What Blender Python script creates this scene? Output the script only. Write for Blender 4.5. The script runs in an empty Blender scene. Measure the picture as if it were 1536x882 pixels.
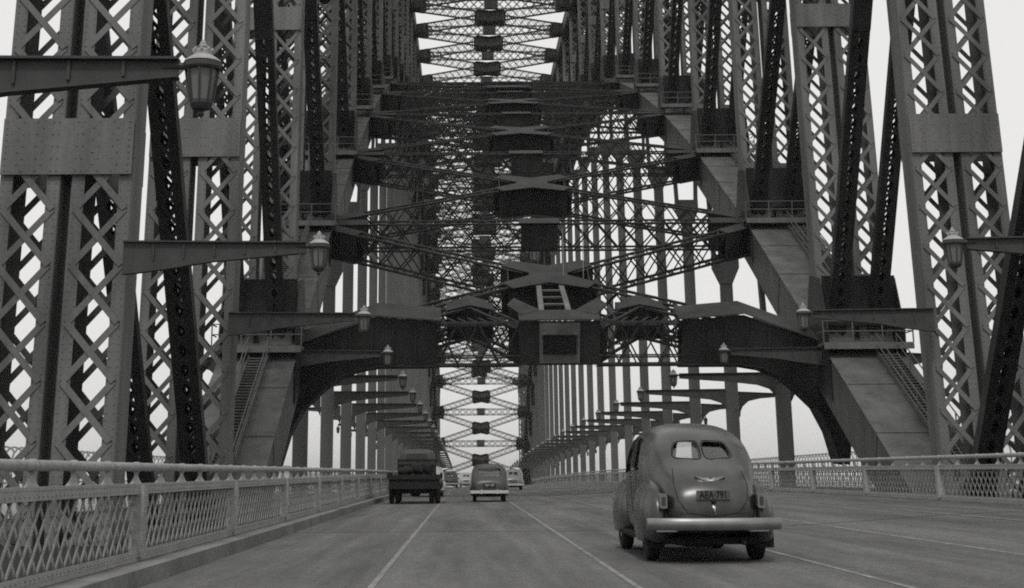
import bpy, bmesh, math, random
from mathutils import Vector as V, Matrix
random.seed(7)
R = math.radians
sc = bpy.context.scene
COL = sc.collection
# ------------------------------------------------------------------ camera, sky, sun, exposure
cam_d = bpy.data.cameras.new('camera')
cam = bpy.data.objects.new('camera', cam_d); COL.objects.link(cam)
EYE = 1.17; CX = -4.8; F = 2250 / 1536
cam_d.sensor_width = 36; cam_d.lens = 36 * F
cam_d.clip_end = 30000; cam_d.clip_start = 0.1
pitch = math.atan(0.268); roll = 0.006
cam.matrix_world = Matrix.Translation((CX, 0, EYE)) @ (Matrix.Rotation(R(90) + pitch, 4, 'X') @ Matrix.Rotation(-roll, 4, 'Z'))
cam_d.shift_x = (768 - 694.4) / 1536
cam_d.shift_y = -(441 - 105) / 1536
sc.camera = cam
SUN_EL, SUN_AZ = 56, 190      # azimuth measured clockwise from the driving direction (+Y)
world = bpy.data.worlds.new('World'); sc.world = world; world.use_nodes = True
nt = world.node_tree; bg = nt.nodes['Background']
sky = nt.nodes.new('ShaderNodeTexSky'); sky.sky_type = 'NISHITA'; sky.sun_disc = False
sky.sun_elevation = R(SUN_EL); sky.sun_rotation = R(SUN_AZ); sky.air_density = 1.0; sky.dust_density = 6; sky.ozone_density = 1
bw = nt.nodes.new('ShaderNodeRGBToBW'); nt.links.new(sky.outputs[0], bw.inputs[0])
# overcast: the brightness differences of the clear sky are evened out and the colour dropped
pw = nt.nodes.new('ShaderNodeMath'); pw.operation = 'POWER'; pw.inputs[1].default_value = 0.08
nt.links.new(bw.outputs[0], pw.inputs[0])
nz = nt.nodes.new('ShaderNodeTexNoise'); nz.inputs['Scale'].default_value = 1.6; nz.inputs['Detail'].default_value = 3
mr = nt.nodes.new('ShaderNodeMapRange'); mr.inputs[3].default_value = 8.3; mr.inputs[4].default_value = 9.0
nt.links.new(nz.outputs[0], mr.inputs[0])
mu = nt.nodes.new('ShaderNodeMath'); mu.operation = 'MULTIPLY'
nt.links.new(pw.outputs[0], mu.inputs[0]); nt.links.new(mr.outputs[0], mu.inputs[1])
cc = nt.nodes.new('ShaderNodeCombineColor')
for i, k in enumerate((1.0, 0.993, 0.972)):
    m = nt.nodes.new('ShaderNodeMath'); m.operation = 'MULTIPLY'; m.inputs[1].default_value = k
    nt.links.new(mu.outputs[0], m.inputs[0]); nt.links.new(m.outputs[0], cc.inputs[i])
nt.links.new(cc.outputs[0], bg.inputs[0]); bg.inputs[1].default_value = 0.09
sl = bpy.data.lights.new('sun', 'SUN'); sl.energy = 1.5; sl.angle = R(11); sl.color = (1, .98, .95)
so = bpy.data.objects.new('sun', sl); COL.objects.link(so)
sd = V((math.sin(R(SUN_AZ)) * math.cos(R(SUN_EL)), math.cos(R(SUN_AZ)) * math.cos(R(SUN_EL)), math.sin(R(SUN_EL))))
so.rotation_euler = sd.to_track_quat('Z', 'Y').to_euler(); so.location = (0, -20, 60)
sc.view_settings.view_transform = 'Standard'; sc.view_settings.look = 'None'
sc.view_settings.exposure = 0.0; sc.view_settings.gamma = 1
sc.cycles.use_denoising = False
sc.cycles.max_bounces = 5; sc.cycles.diffuse_bounces = 3; sc.cycles.volume_bounces = 0
sc.cycles.transparent_max_bounces = 12
sc.cycles.filter_width = 1.9

# ------------------------------------------------------------------ materials
def mat(name, base, rough=.6, metal=0., var=.25, vscale=.6, bump=0., bscale=20, coat=0., streak=False, fine=0.):
    m = bpy.data.materials.new(name); m.use_nodes = True; t = m.node_tree; n = t.nodes; L = t.links
    b = n['Principled BSDF']; b.inputs['Roughness'].default_value = rough; b.inputs['Metallic'].default_value = metal
    b.inputs['Coat Weight'].default_value = coat; b.inputs['Coat Roughness'].default_value = .24
    if coat == 0 and metal == 0: b.inputs['Specular IOR Level'].default_value = .14
    tc = n.new('ShaderNodeTexCoord'); mp = n.new('ShaderNodeMapping'); L.new(tc.outputs['Object'], mp.inputs[0])
    if streak: mp.inputs['Scale'].default_value = (1.5, 1.5, .18)
    nz = n.new('ShaderNodeTexNoise'); nz.inputs['Scale'].default_value = vscale; nz.inputs['Detail'].default_value = 6
    nz.inputs['Roughness'].default_value = .65; L.new(mp.outputs[0], nz.inputs[0])
    r = n.new('ShaderNodeMapRange'); r.inputs[1].default_value = .3; r.inputs[2].default_value = .7
    r.inputs[3].default_value = 1 - var; r.inputs[4].default_value = 1 + var; L.new(nz.outputs[0], r.inputs[0])
    out = r.outputs[0]
    if fine:
        n2 = n.new('ShaderNodeTexNoise'); n2.inputs['Scale'].default_value = 14; n2.inputs['Detail'].default_value = 8
        L.new(tc.outputs['Object'], n2.inputs[0])
        r2 = n.new('ShaderNodeMapRange'); r2.inputs[1].default_value = .3; r2.inputs[2].default_value = .7
        r2.inputs[3].default_value = 1 - fine; r2.inputs[4].default_value = 1 + fine; L.new(n2.outputs[0], r2.inputs[0])
        q = n.new('ShaderNodeMath'); q.operation = 'MULTIPLY'; L.new(out, q.inputs[0]); L.new(r2.outputs[0], q.inputs[1]); out = q.outputs[0]
    mx = n.new('ShaderNodeMath'); mx.operation = 'MULTIPLY'; mx.inputs[1].default_value = base; L.new(out, mx.inputs[0])
    c = n.new('ShaderNodeCombineColor')
    for i in range(3): L.new(mx.outputs[0], c.inputs[i])
    L.new(c.outputs[0], b.inputs['Base Color'])
    if bump:
        bn = n.new('ShaderNodeTexNoise'); bn.inputs['Scale'].default_value = bscale; bn.inputs['Detail'].default_value = 5
        L.new(tc.outputs['Object'], bn.inputs[0]); bp = n.new('ShaderNodeBump'); bp.inputs['Strength'].default_value = bump
        bp.inputs['Distance'].default_value = .02; L.new(bn.outputs[0], bp.inputs['Height']); L.new(bp.outputs[0], b.inputs['Normal'])
    return m
M = dict(
    steel=mat('bridge_steel_paint', .125, .6, 0, .42, .5, .25, 12, streak=True, fine=.12),
    hang=mat('hanger_steel_paint', .105, .6, 0, .2, .4, .2, 12, streak=True, fine=.1),
    rail=mat('railing_paint', .28, .55, 0, .15, 1.2, .2, 30, fine=.14),
    lamp=mat('lamp_paint', .055, .5, 0, .2, 2), lampcap=mat('lamp_cap_paint', .3, .5, 0, .15, 3),
    glass=mat('lamp_glass', .16, .2, 0, .1, 3), kerb=mat('kerb_concrete', .17, .9, 0, .25, .8, .4, 25, fine=.2),
    asphalt=None, line=mat('lane_paint', .19, .85, 0, .35, 1.4, fine=.45),
    deck=mat('track_bed', .022, .95, 0, .3, .5, .5, 8, fine=.2),
    paint=mat('car_paint_dark', .036, .36, .35, .55, 2.6, .16, 3.2, coat=.5, fine=.14),
    paint2=mat('car_paint_black', .04, .45, .1, .2, 2, coat=.15),
    paintL=mat('car_paint_pale', .38, .35, 0, .1, 2, coat=.5), paintM=mat('car_paint_grey', .2, .35, 0, .1, 2, coat=.5),
    chrome=mat('dull_chrome', .2, .4, .7, .2, 4), bright=mat('bright_chrome', .7, .22, .85, .08, 4),
    rubber=mat('tyre_rubber', .022, .85, 0, .2, 5), dark=mat('dark_underbody', .02, .9, 0, .2, 3),
    trim=mat('seat_cloth', .10, .9, 0, .2, 4), plate=mat('number_plate', .085, .6, 0, .1, 5), letter=mat('plate_lettering', .012, .6, 0, .05, 5),
    letterL=mat('pale_lettering', .5, .6, 0, .05, 5),
    truck=mat('truck_body', .02, .8, 0, .3, 2), truckcab=mat('truck_cab_paint', .065, .5, 0, .2, 2),
    skin=mat('skin', .16, .6, 0, .05, 5), cloth=mat('coat_cloth', .06, .9, 0, .1, 5), tail=mat('tail_lamp_lens', .05, .2, 0, .1, 5))
g = bpy.data.materials.new('window_glass'); g.use_nodes = True; b = g.node_tree.nodes['Principled BSDF']
g.node_tree.nodes.remove(b)
b = g.node_tree.nodes.new('ShaderNodeBsdfGlossy'); b.inputs['Roughness'].default_value = .03; b.inputs[0].default_value = (.9, .9, .9, 1)
gt = g.node_tree; tr = gt.nodes.new('ShaderNodeBsdfTransparent'); tr.inputs[0].default_value = (.86, .86, .85, 1)
ms = gt.nodes.new('ShaderNodeMixShader'); ms.inputs[0].default_value = .10
gt.links.new(tr.outputs[0], ms.inputs[1]); gt.links.new(b.outputs[0], ms.inputs[2]); gt.links.new(ms.outputs[0], gt.nodes['Material Output'].inputs[0])
M['window'] = g
g2 = g.copy(); g2.name = 'window_glass_dark'; M['window_dark'] = g2
for q in g2.node_tree.nodes:
    if q.type == 'BSDF_TRANSPARENT': q.inputs[0].default_value = (.35, .35, .35, 1)
def asphalt():
    m = bpy.data.materials.new('road_asphalt'); m.use_nodes = True; t = m.node_tree; n = t.nodes; L = t.links
    b = n['Principled BSDF']; b.inputs['Roughness'].default_value = .85; b.inputs['Specular IOR Level'].default_value = .25
    tc = n.new('ShaderNodeTexCoord')
    def noise(scale, sxyz, lo, hi, det=5, a=.3, z=.7):
        mp = n.new('ShaderNodeMapping'); mp.inputs['Scale'].default_value = sxyz; L.new(tc.outputs['Object'], mp.inputs[0])
        q = n.new('ShaderNodeTexNoise'); q.inputs['Scale'].default_value = scale; q.inputs['Detail'].default_value = det; q.inputs['Roughness'].default_value = .7
        L.new(mp.outputs[0], q.inputs[0]); r = n.new('ShaderNodeMapRange'); r.inputs[1].default_value = a; r.inputs[2].default_value = z
        r.inputs[3].default_value = lo; r.inputs[4].default_value = hi; L.new(q.outputs[0], r.inputs[0]); return r.outputs[0]
    fs = [noise(1.0, (1.1, .035, 1), .64, 1.34), noise(.5, (1, .25, 1), .8, 1.2), noise(28, (1, 1, 1), .5, 1.5, 8), noise(7, (1, .6, 1), .8, 1.2, 6),
          noise(1.2, (1, .12, 1), .82, 1.1, 3, .3, .6)]
    o = None
    for f in fs:
        if o is None: o = f; continue
        q = n.new('ShaderNodeMath'); q.operation = 'MULTIPLY'; L.new(o, q.inputs[0]); L.new(f, q.inputs[1]); o = q.outputs[0]
    q = n.new('ShaderNodeMath'); q.operation = 'MULTIPLY'; q.inputs[1].default_value = .10; L.new(o, q.inputs[0])
    c = n.new('ShaderNodeCombineColor'); [L.new(q.outputs[0], c.inputs[i]) for i in range(3)]; L.new(c.outputs[0], b.inputs['Base Color'])
    bn = n.new('ShaderNodeTexNoise'); bn.inputs['Scale'].default_value = 60; L.new(tc.outputs['Object'], bn.inputs[0])
    bp = n.new('ShaderNodeBump'); bp.inputs['Strength'].default_value = .5; bp.inputs['Distance'].default_value = .01
    L.new(bn.outputs[0], bp.inputs['Height']); L.new(bp.outputs[0], b.inputs['Normal'])
    return m
M['asphalt'] = asphalt()
M['shaded_steel'] = mat('bracing_steel_shaded', .034, .6, 0, .4, .5, .25, 12, streak=True, fine=.15)  # same bridge steel, shade of downward-facing bracing and portal put into the colour
M['chord_steel'] = mat('chord_steel_paint', .09, .65, 0, .35, .6, .25, 12, streak=True, fine=.15)

# ------------------------------------------------------------------ helpers
class MB:
    def __init__(s): s.v = []; s.f = []
    def bar(s, a, b, w, t, up=V((0, 0, 1))):
        """box from a to b; w across (perpendicular to up), t along up"""
        a = V(a); b = V(b); d = (b - a)
        if d.length < 1e-5: return
        d.normalize(); x = d.cross(V(up))
        if x.length < 1e-4: x = d.cross(V((1, 0, 0)))
        x.normalize(); u = x.cross(d); x *= w / 2; u *= t / 2; k = len(s.v)
        for p in (a, b): s.v += [p - x - u, p + x - u, p + x + u, p - x + u]
        s.f += [(k, k+1, k+2, k+3), (k+7, k+6, k+5, k+4), (k, k+4, k+5, k+1), (k+1, k+5, k+6, k+2), (k+2, k+6, k+7, k+3), (k+3, k+7, k+4, k)]
    def box(s, lo, hi):
        (x0, y0, z0), (x1, y1, z1) = lo, hi
        s.bar(((x0+x1)/2, y0, (z0+z1)/2), ((x0+x1)/2, y1, (z0+z1)/2), abs(x1-x0), abs(z1-z0))
    def prism(s, pts, off):
        """polygon pts extruded by vector off"""
        off = V(off); k = len(s.v); n = len(pts)
        s.v += [V(p) for p in pts] + [V(p) + off for p in pts]
        s.f += [tuple(range(k + n - 1, k - 1, -1)), tuple(range(k + n, k + 2 * n))]
        for i in range(n): j = (i + 1) % n; s.f.append((k + i, k + j, k + n + j, k + n + i))
    def tube(s, pts, r, n=8, cap=True):
        pts = [V(p) for p in pts]; k = len(s.v); rr = r if isinstance(r, (list, tuple)) else [r] * len(pts)
        for i, p in enumerate(pts):
            d = (pts[min(i+1, len(pts)-1)] - pts[max(i-1, 0)]).normalized()
            x = d.cross(V((0, 0, 1)));  x = x if x.length > 1e-3 else d.cross(V((1, 0, 0)))
            x.normalize(); u = x.cross(d)
            for j in range(n):
                a = 2 * math.pi * j / n; s.v.append(p + (x * math.cos(a) + u * math.sin(a)) * rr[i])
        for i in range(len(pts) - 1):
            for j in range(n):
                a = k + i * n + j; b_ = k + i * n + (j + 1) % n; s.f.append((a, b_, b_ + n, a + n))
        if cap: s.f.append(tuple(k + j for j in range(n - 1, -1, -1))); s.f.append(tuple(k + (len(pts) - 1) * n + j for j in range(n)))
    def lathe(s, c, prof, n=16, ax='Z'):
        k = len(s.v); c = V(c)
        for (r, h) in prof:
            for j in range(n):
                a = 2 * math.pi * j / n; ca, sa = r * math.cos(a), r * math.sin(a)
                s.v.append(c + (V((ca, sa, h)) if ax == 'Z' else V((h, ca, sa)) if ax == 'X' else V((sa, h, ca))))
        for i in range(len(prof) - 1):
            for j in range(n):
                a = k + i * n + j; b_ = k + i * n + (j + 1) % n; s.f.append((a, b_, b_ + n, a + n))
        s.f.append(tuple(k + j for j in range(n - 1, -1, -1))); s.f.append(tuple(k + (len(prof) - 1) * n + j for j in range(n)))
    def build(s, name, m, parent=None, smooth=False, loc=None):
        me = bpy.data.meshes.new(name); me.from_pydata([tuple(p) for p in s.v], [], s.f); me.update()
        if smooth: me.polygons.foreach_set('use_smooth', [True] * len(me.polygons))
        me.materials.append(M[m] if isinstance(m, str) else m)
        o = bpy.data.objects.new(name, me); COL.objects.link(o)
        if parent is not None: o.parent = parent
        if loc: o.location = loc
        return o
def tag(o, label=None, cat=None, group=None, kind=None):
    for k, v in (('label', label), ('category', cat), ('group', group), ('kind', kind)):
        if v: o[k] = v
    return o
def empty(name, loc=(0, 0, 0), rz=0):
    o = bpy.data.objects.new(name, None); COL.objects.link(o); o.location = loc; o.rotation_euler = (0, 0, rz); o.empty_display_size = .3
    return o
def copy_tree(o, parent=None):
    c = o.copy(); COL.objects.link(c); c.parent = parent
    for ch in list(o.children): copy_tree(ch, c)
    return c
def drop(y): return 2.7e-5 * max(0, y - 40) ** 2
def cross(x):
    r = x - CX; pts = [(4, 0), (7.16, .10), (9.84, .28), (12.3, .36), (60, .36)]
    if r <= 4: return 0
    for (a, h), (b_, k) in zip(pts, pts[1:]):
        if r <= b_: return h + (k - h) * (r - a) / (b_ - a)
    return .36
def gz(x, y): return cross(x) - drop(y)

# ------------------------------------------------------------------ ground, water, deck
YE = [-30, 0, 10, 20, 30, 40] + list(range(50, 561, 10))
def sheet(name, x0, x1, m, dz=0, nx=1, thick=0, y0=None, y1=None, h=None):
    b_ = MB(); ys = [y for y in YE if (y0 is None or y >= y0) and (y1 is None or y <= y1)]
    if y0 is not None: ys = sorted(set([y0] + ys + [y1]))
    xs = [x0 + (x1 - x0) * i / nx for i in range(nx + 1)]
    top = [[V((x, y, (gz(x, y) if h is None else h - drop(y)) + dz)) for x in xs] for y in ys]
    k = 0
    for row in top: b_.v += row
    if thick:
        for row in top: b_.v += [p - V((0, 0, thick)) for p in row]
    W = nx + 1; N = len(ys) * W
    for j in range(len(ys) - 1):
        for i in range(nx):
            a = j * W + i; b_.f.append((a, a + 1, a + W + 1, a + W))
            if thick: b_.f.append((N + a + W, N + a + W + 1, N + a + 1, N + a))
        if thick:
            a = j * W; b_.f.append((a + W, N + a + W, N + a, a)); a += nx; b_.f.append((a, N + a, N + a + W, a + W))
    if thick:
        for i in range(nx): b_.f.append((i, N + i, N + i + 1, i + 1)); a = (len(ys)-1)*W + i; b_.f.append((a + 1, N + a + 1, N + a, a))
    return tag(b_.build(name, m), kind='structure')
XL, XR = CX - 3.5, CX + 12.3        # faces of the two kerbs
w = MB(); w.v = [V((-9000, -3000, -55)), V((9000, -3000, -55)), V((9000, 16000, -55)), V((-9000, 16000, -55))]; w.f = [(0, 1, 2, 3)]
wm = mat('harbour_water', .05, .45, 0, .2, .02, .6, .3); tag(w.build('harbour_water', wm), kind='structure')
sheet('road', XL, XR, 'asphalt', 0, 18, thick=.5)
sheet('kerb', XL - .6, XL + .0, 'kerb', 0, 1, thick=.3, h=.18)
sheet('kerb', XR, XR + .34, 'kerb', 0, 1, thick=.3, h=.40)
sheet('track_bed', -24.2, XL - .6, 'deck', 0, 1, thick=.6, h=-.6)
sheet('track_bed', XR + .34, 24.2, 'deck', 0, 1, thick=.6, h=.05)
for r in (-1.0, 1.79, 4.49, 7.16, 9.84):
    sheet('lane_marking', CX + r - .035, CX + r + .035, 'line', .005, 1)
jm = mat('joint_tar', .03, .9)
for yj in (13.5, 31.8, 50.1, 68.4, 86.7):
    o_ = sheet('expansion_joint', XL + .02, XR - .02, jm, .004, 18, y0=yj, y1=yj + .07)
for s in (-1, 1):
    for xx in (10.3 if s > 0 else 8.9, 11.74 if s > 0 else 10.34):
        b_ = MB()
        for y in range(-20, 550, 20): b_.bar((s*xx, y, -drop(y) + (.12 if s > 0 else -.52)), (s*xx, y+20, -drop(y+20) + (.12 if s > 0 else -.52)), .07, .14)
        tag(b_.build('tram_track', 'steel'), kind='structure')

# ------------------------------------------------------------------ arch geometry
PZ = 77.2; PL = 18.3; NA, NB = -2, 24
def yz(n): return PZ + PL * n
def hlow(n): return 6.3 + 9.6 * n - .43 * n * n
def hup(n):
    if n <= 0: return {-2: 34.5, -1: 36.5, 0: 40.}.get(n, 33)
    m = n - 11; return 78.6 - .29 * m * m
bridge = empty('steel_arch_bridge', (0, PZ, 0))
tag(bridge, 'huge riveted steel arch bridge of latticed trusses, hangers and overhead bracing spanning the road', 'bridge')
bridge.location = (0, 0, 0)
TX = 15.0
def laced(A, B, halves, hw, D, fl, pitch, lean=0):
    """two-box laced member from A to B (same x). halves: centre offsets in x"""
    mb = MB(); A = V(A); B = V(B); d = (B - A); Ln = d.length; d.normalize()
    nrm = d.cross(V((1, 0, 0))).normalized()
    if nrm.y > 0: nrm = -nrm        # towards the approach
    X = V((1, 0, 0))
    for c in halves:
        for sx in (-1, 1):
            mb.bar(A + X * (c + sx * hw), B + X * (c + sx * hw), .05, D, nrm)
            for sn in (-1, 1):
                o_ = X * (c + sx * (hw - fl / 2)) + nrm * (sn * D / 2)
                mb.bar(A + o_, B + o_, fl, .04, nrm)
        gx = hw - .13; k = max(1, int(Ln / pitch)); p = Ln / k
        for sn in (-1, 1):
            o_ = nrm * (sn * (D / 2 + .035)) + X * c; o2 = nrm * (sn * (D / 2 + .065)) + X * c
            for i in range(k):
                a0 = A + d * (p * i); a1 = A + d * (p * (i + 1))
                bw_ = .18 if hw > .6 else .12
                mb.bar(a0 + o_ - X * gx, a1 + o_ + X * gx, bw_, .025, nrm)
                mb.bar(a0 + o2 + X * gx, a1 + o2 - X * gx, bw_, .025, nrm)
    return mb, d, nrm, Ln
def rivet(mb, p, nrm, r=.028):
    nrm = V(nrm); x = V((1, 0, 0)) if abs(nrm.x) < .9 else V((0, 1, 0)); u = nrm.cross(x).normalized(); x = u.cross(nrm)
    k = len(mb.v); n = 6
    for (q, h) in ((r, 0), (r * .6, r * .7)):
        for j in range(n): a = j * math.pi / 3; mb.v.append(V(p) + (x * math.cos(a) + u * math.sin(a)) * q + nrm * h)
    for j in range(n): mb.f.append((k + j, k + (j+1) % n, k + n + (j+1) % n, k + n + j))
    mb.f.append(tuple(k + n + j for j in range(n)))
LEAN = .05
for s in (-1, 1):
    x = s * TX
    for n in range(NA, NB + 1):
        y = yz(n); h0 = hlow(n); h1 = hup(n)
        if s < 0: x = -TX - {-2: .75, -1: .6, 0: .3}.get(n, 0)
        if n <= -1: h0 = -3.2 if n == -1 else -6
        ln = LEAN if n <= 1 else 0
        A = V((x, y, h0 + .2)); B = V((x, y + ln * (h1 - h0), h1))
        mb, d, nrm, Ln = laced(A, B, (-.99, .99), .81, 1.3, .34, 1.55 if n < 12 else 3.0)
        if n >= 0:   # solid foot plates
            for c in (-1.05, 1.05):
                q = nrm * .68; mb.bar(A + V((c, 0, 0)) + q, A + V((c, 0, 0)) + q + d * (4.6 if n > 0 else 4.3), 1.5, .05, nrm)
        if n < 0:
            for c in (-.99, .99):
                for sx in (-1, 1):
                    for q_ in (.07, .28):
                        for i in range(110):
                            rivet(mb, A + V((c + sx * (.81 - q_), 0, 0)) + nrm * .672 + d * (.1 + i * .2), nrm, .022)
        post = mb.build('post', 'steel', bridge)
        # tie plate
        hm = 9.9 if n == -2 else 14.2 if n == -1 else 24.8 if n == 0 else (h0 + h1) / 2
        t = (hm - A.z) / (B.z - A.z); c0 = A.lerp(B, t); ph = .8 if n < 0 else .65
        mb = MB()
        for sn in (-1, 1):
            o_ = nrm * (sn * .77); mb.bar(c0 + o_ - d * ph, c0 + o_ + d * ph, 3.62, .05, nrm)
        if n <= 1:
            for i in range(9):
                for cx in (-1.7, -1.38, -1.24, -.86, -.70, -.42, -.26, .26, .42, .70, .86, 1.24, 1.38, 1.7):
                    if (i + int(cx * 10)) % 2 == 0 or abs(cx) > 1.6: rivet(mb, c0 + V((cx, 0, 0)) + nrm * .797 + d * (-ph + .1 + (2*ph-.2) * i / 8), nrm)
        mb.build('tie_plate', 'steel', post)
        # diagonal: from this lower node up and back towards the approach (mirrored past the crown)
        m = n - 1 if n <= 11 else n + 1
        if n == 11: m = 10
        if m > NB: continue
        if n > NA:
            yb = yz(m); hb = hup(m) + 0
            if n <= 0: yb += 1.5
            if n == -1: yb -= 11
            if s > 0 and n <= 1: yb -= 2
            A2 = V((x, y - .4 if n <= 11 else y + .4, h0 + 1.6)); B2 = V((x, yb, hb))
            mb, d2, nr2, L2 = laced(A2, B2, (-1.0, 1.0), .42, .5, .3, .8 if n < 10 else 2.6)
            for c in (-1.0, 1.0): mb.bar(A2 + d2 * L2 * .5 - d2 * 1.0 + nr2 * .33 + V((c, 0, 0)), A2 + d2 * L2 * .5 + d2 * 1.0 + nr2 * .33 + V((c, 0, 0)), .86, .05, nr2)
            mb.build('diagonal_brace', 'shaded_steel', bridge)
    # chords
    for n in range(-1, NB):
        for (fn, D, nm) in ((hlow, 2.5, 'lower_chord'), (hup, 2.0, 'upper_chord')):
            if nm == 'upper_chord' and n < 0: continue
            A = V((x, yz(n), fn(n) if not (nm == 'lower_chord' and n == -1) else -3.0)); B = V((x, yz(n + 1), fn(n + 1)))
            mb = MB(); d = (B - A).normalized(); up = V((1, 0, 0)).cross(d).normalized()
            if up.z < 0: up = -up
            a_ = A - d * .02; 
            for c in (-1.78, -.55, .55, 1.78): mb.bar(a_ + V((c, 0, 0)), B + V((c, 0, 0)), .07, D, up)
            mb.bar(A + up * (D / 2 + .03), B + up * (D / 2 + .03), 3.8, .05, up)       # cover plate
            for c in (-1.6, -.4, .4, 1.6): mb.bar(A + V((c, 0, 0)) - up * (D / 2 + .03), B + V((c, 0, 0)) - up * (D / 2 + .03), .4, .05, up)
            L_ = (B - A).length
            for i in range(1, 12):                                                      # cover joints and stiffeners
                p = A + d * (L_ * i / 12) + up * (D / 2 + .075)
                if i % 3 == 0: mb.bar(p - V((1.9, 0, 0)), p + V((1.9, 0, 0)), .5, .03, up)
                q = A + d * (L_ * i / 12)
                if i % 6 == 0:
                    for c in (-1.83, 1.83): mb.bar(q + V((c, 0, 0)) - up * (D/2 - .1), q + V((c, 0, 0)) + up * (D/2 - .1), .4, .03, V((1, 0, 0)))
                if i % 2 == 0 and n < 14: 
                    q2 = q - up * (D/2 + .06); mb.bar(q2 + V((-1.8, -.8, -.3)), q2 + V((1.8, .8, .3)), .12, .03, up)
            mb.build(nm, 'chord_steel', bridge)
    # node gussets
    x = s * TX
    for n in range(0, NB + 1):
        y = yz(n); h = hlow(n)
        mb = MB()
        for c in (-1.86, 1.86):
            mb.prism([(x + c, y - 2.3, h - 1.9), (x + c, y + 2.6, h - .2), (x + c, y + 2.1, h + 2.1), (x + c, y + .7, h + 4.6), (x + c, y - 1.4, h + 4.2), (x + c, y - 2.5, h + 1.6)], (.06 if c > 0 else -.06, 0, 0))
        if n <= 11:      # solid diaphragm between the post foot and the diagonal
            mb.bar((x, y - 1.05, h + 1.9), (x, y - 1.6, h + 4.3), 3.66, .05, V((0, -1, 0)))
        mb.build('gusset', 'shaded_steel', bridge)
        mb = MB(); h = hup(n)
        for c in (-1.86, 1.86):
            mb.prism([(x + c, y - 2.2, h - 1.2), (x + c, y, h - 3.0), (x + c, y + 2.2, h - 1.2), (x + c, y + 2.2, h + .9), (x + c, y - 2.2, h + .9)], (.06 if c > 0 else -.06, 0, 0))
        if n > 3: mb.build('gusset', 'shaded_steel', bridge)

# hangers: solid plates with a forked head under the chord
for s in (-1, 1):
    x = s * TX
    for n in range(1, 22):
        y = yz(n); top = hlow(n) - 1.2; d0 = -drop(y) - .3; fk = max(d0 + 5.5, top - 6.8)
        if top - d0 < 3: continue
        mb = MB()
        mb.bar((x, y, d0), (x, y, fk - 1.0), .86, .05, V((0, 1, 0)))
        for c in (-.43, .43): mb.bar((x + c, y, d0), (x + c, y, fk - 1.0), .05, .44, V((0, 1, 0)))
        for yo in (-.21, .21): mb.bar((x, y + yo, d0), (x, y + yo, fk - 1.0), .90, .04, V((0, 1, 0)))
        if top - fk > 2:
            mb.prism([(x - .45, y - .32, fk - 1.0), (x + .45, y - .32, fk - 1.0), (x + 1.0, y - .32, fk + .2), (x + 1.0, y - .32, fk + 1.2), (x - 1.0, y - .32, fk + 1.2), (x - 1.0, y - .32, fk + .2)], (0, .64, 0))
            for c in (-1, 1): mb.bar((x + c * .84, y, fk + 1.2), (x + c * 1.05, y, top + .2), .3, .6, V((0, 1, 0)))
        mb.build('hanger', 'hang', bridge)

# lattice girders of the lateral systems
def girder(mb, A, B, nrm, D=1.7, W=.6, p=1.75, e0=0, e1=0, chord=.13):
    A = V(A); B = V(B); d = B - A; L_ = d.length; d.normalize(); nrm = (V(nrm) - d * V(nrm).dot(d)).normalized(); sd_ = d.cross(nrm)
    for sn in (-1, 1):
        for ss in (-1, 1):
            o_ = nrm * (sn * D / 2) + sd_ * (ss * W / 2); mb.bar(A + o_, B + o_, chord, chord, nrm)
    a, b_ = e0, L_ - e1; k = max(1, round((b_ - a) / p)); q = (b_ - a) / k
    for i in range(k):
        p0 = A + d * (a + q * i); p1 = A + d * (a + q * (i + 1))
        for ss in (-1, 1):
            o_ = sd_ * (ss * W / 2)
            mb.bar(p0 + o_ - nrm * D / 2, p1 + o_ + nrm * D / 2, .03, .09, nrm)
            mb.bar(p0 + o_ + nrm * D / 2 + sd_ * .03, p1 + o_ - nrm * D / 2 + sd_ * .03, .03, .09, nrm)
        for sn in (-1, 1):
            o_ = nrm * (sn * D / 2); mb.bar(p0 + o_ - sd_ * W / 2, (p0 + p1) / 2 + o_ + sd_ * W / 2, .08, .03, nrm); mb.bar((p0 + p1) / 2 + o_ + sd_ * W / 2, p1 + o_ - sd_ * W / 2, .08, .03, nrm)
    for (t0, t1) in ((0, e0), (L_ - e1, L_)):
        if t1 > t0:
            for ss in (-1, 1): o_ = sd_ * (ss * (W / 2 + .02)); mb.bar(A + d * t0 + o_, A + d * t1 + o_, .04, D, nrm)
            for sn in (-1, 1): o_ = nrm * (sn * (D / 2 + .06)); mb.bar(A + d * t0 + o_, A + d * t1 + o_, W + .35, .04, nrm)
def plane_n(fn, n):
    sl_ = (fn(n + .5) - fn(n - .5)) / PL; return V((0, -sl_, 1)).normalized()
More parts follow.
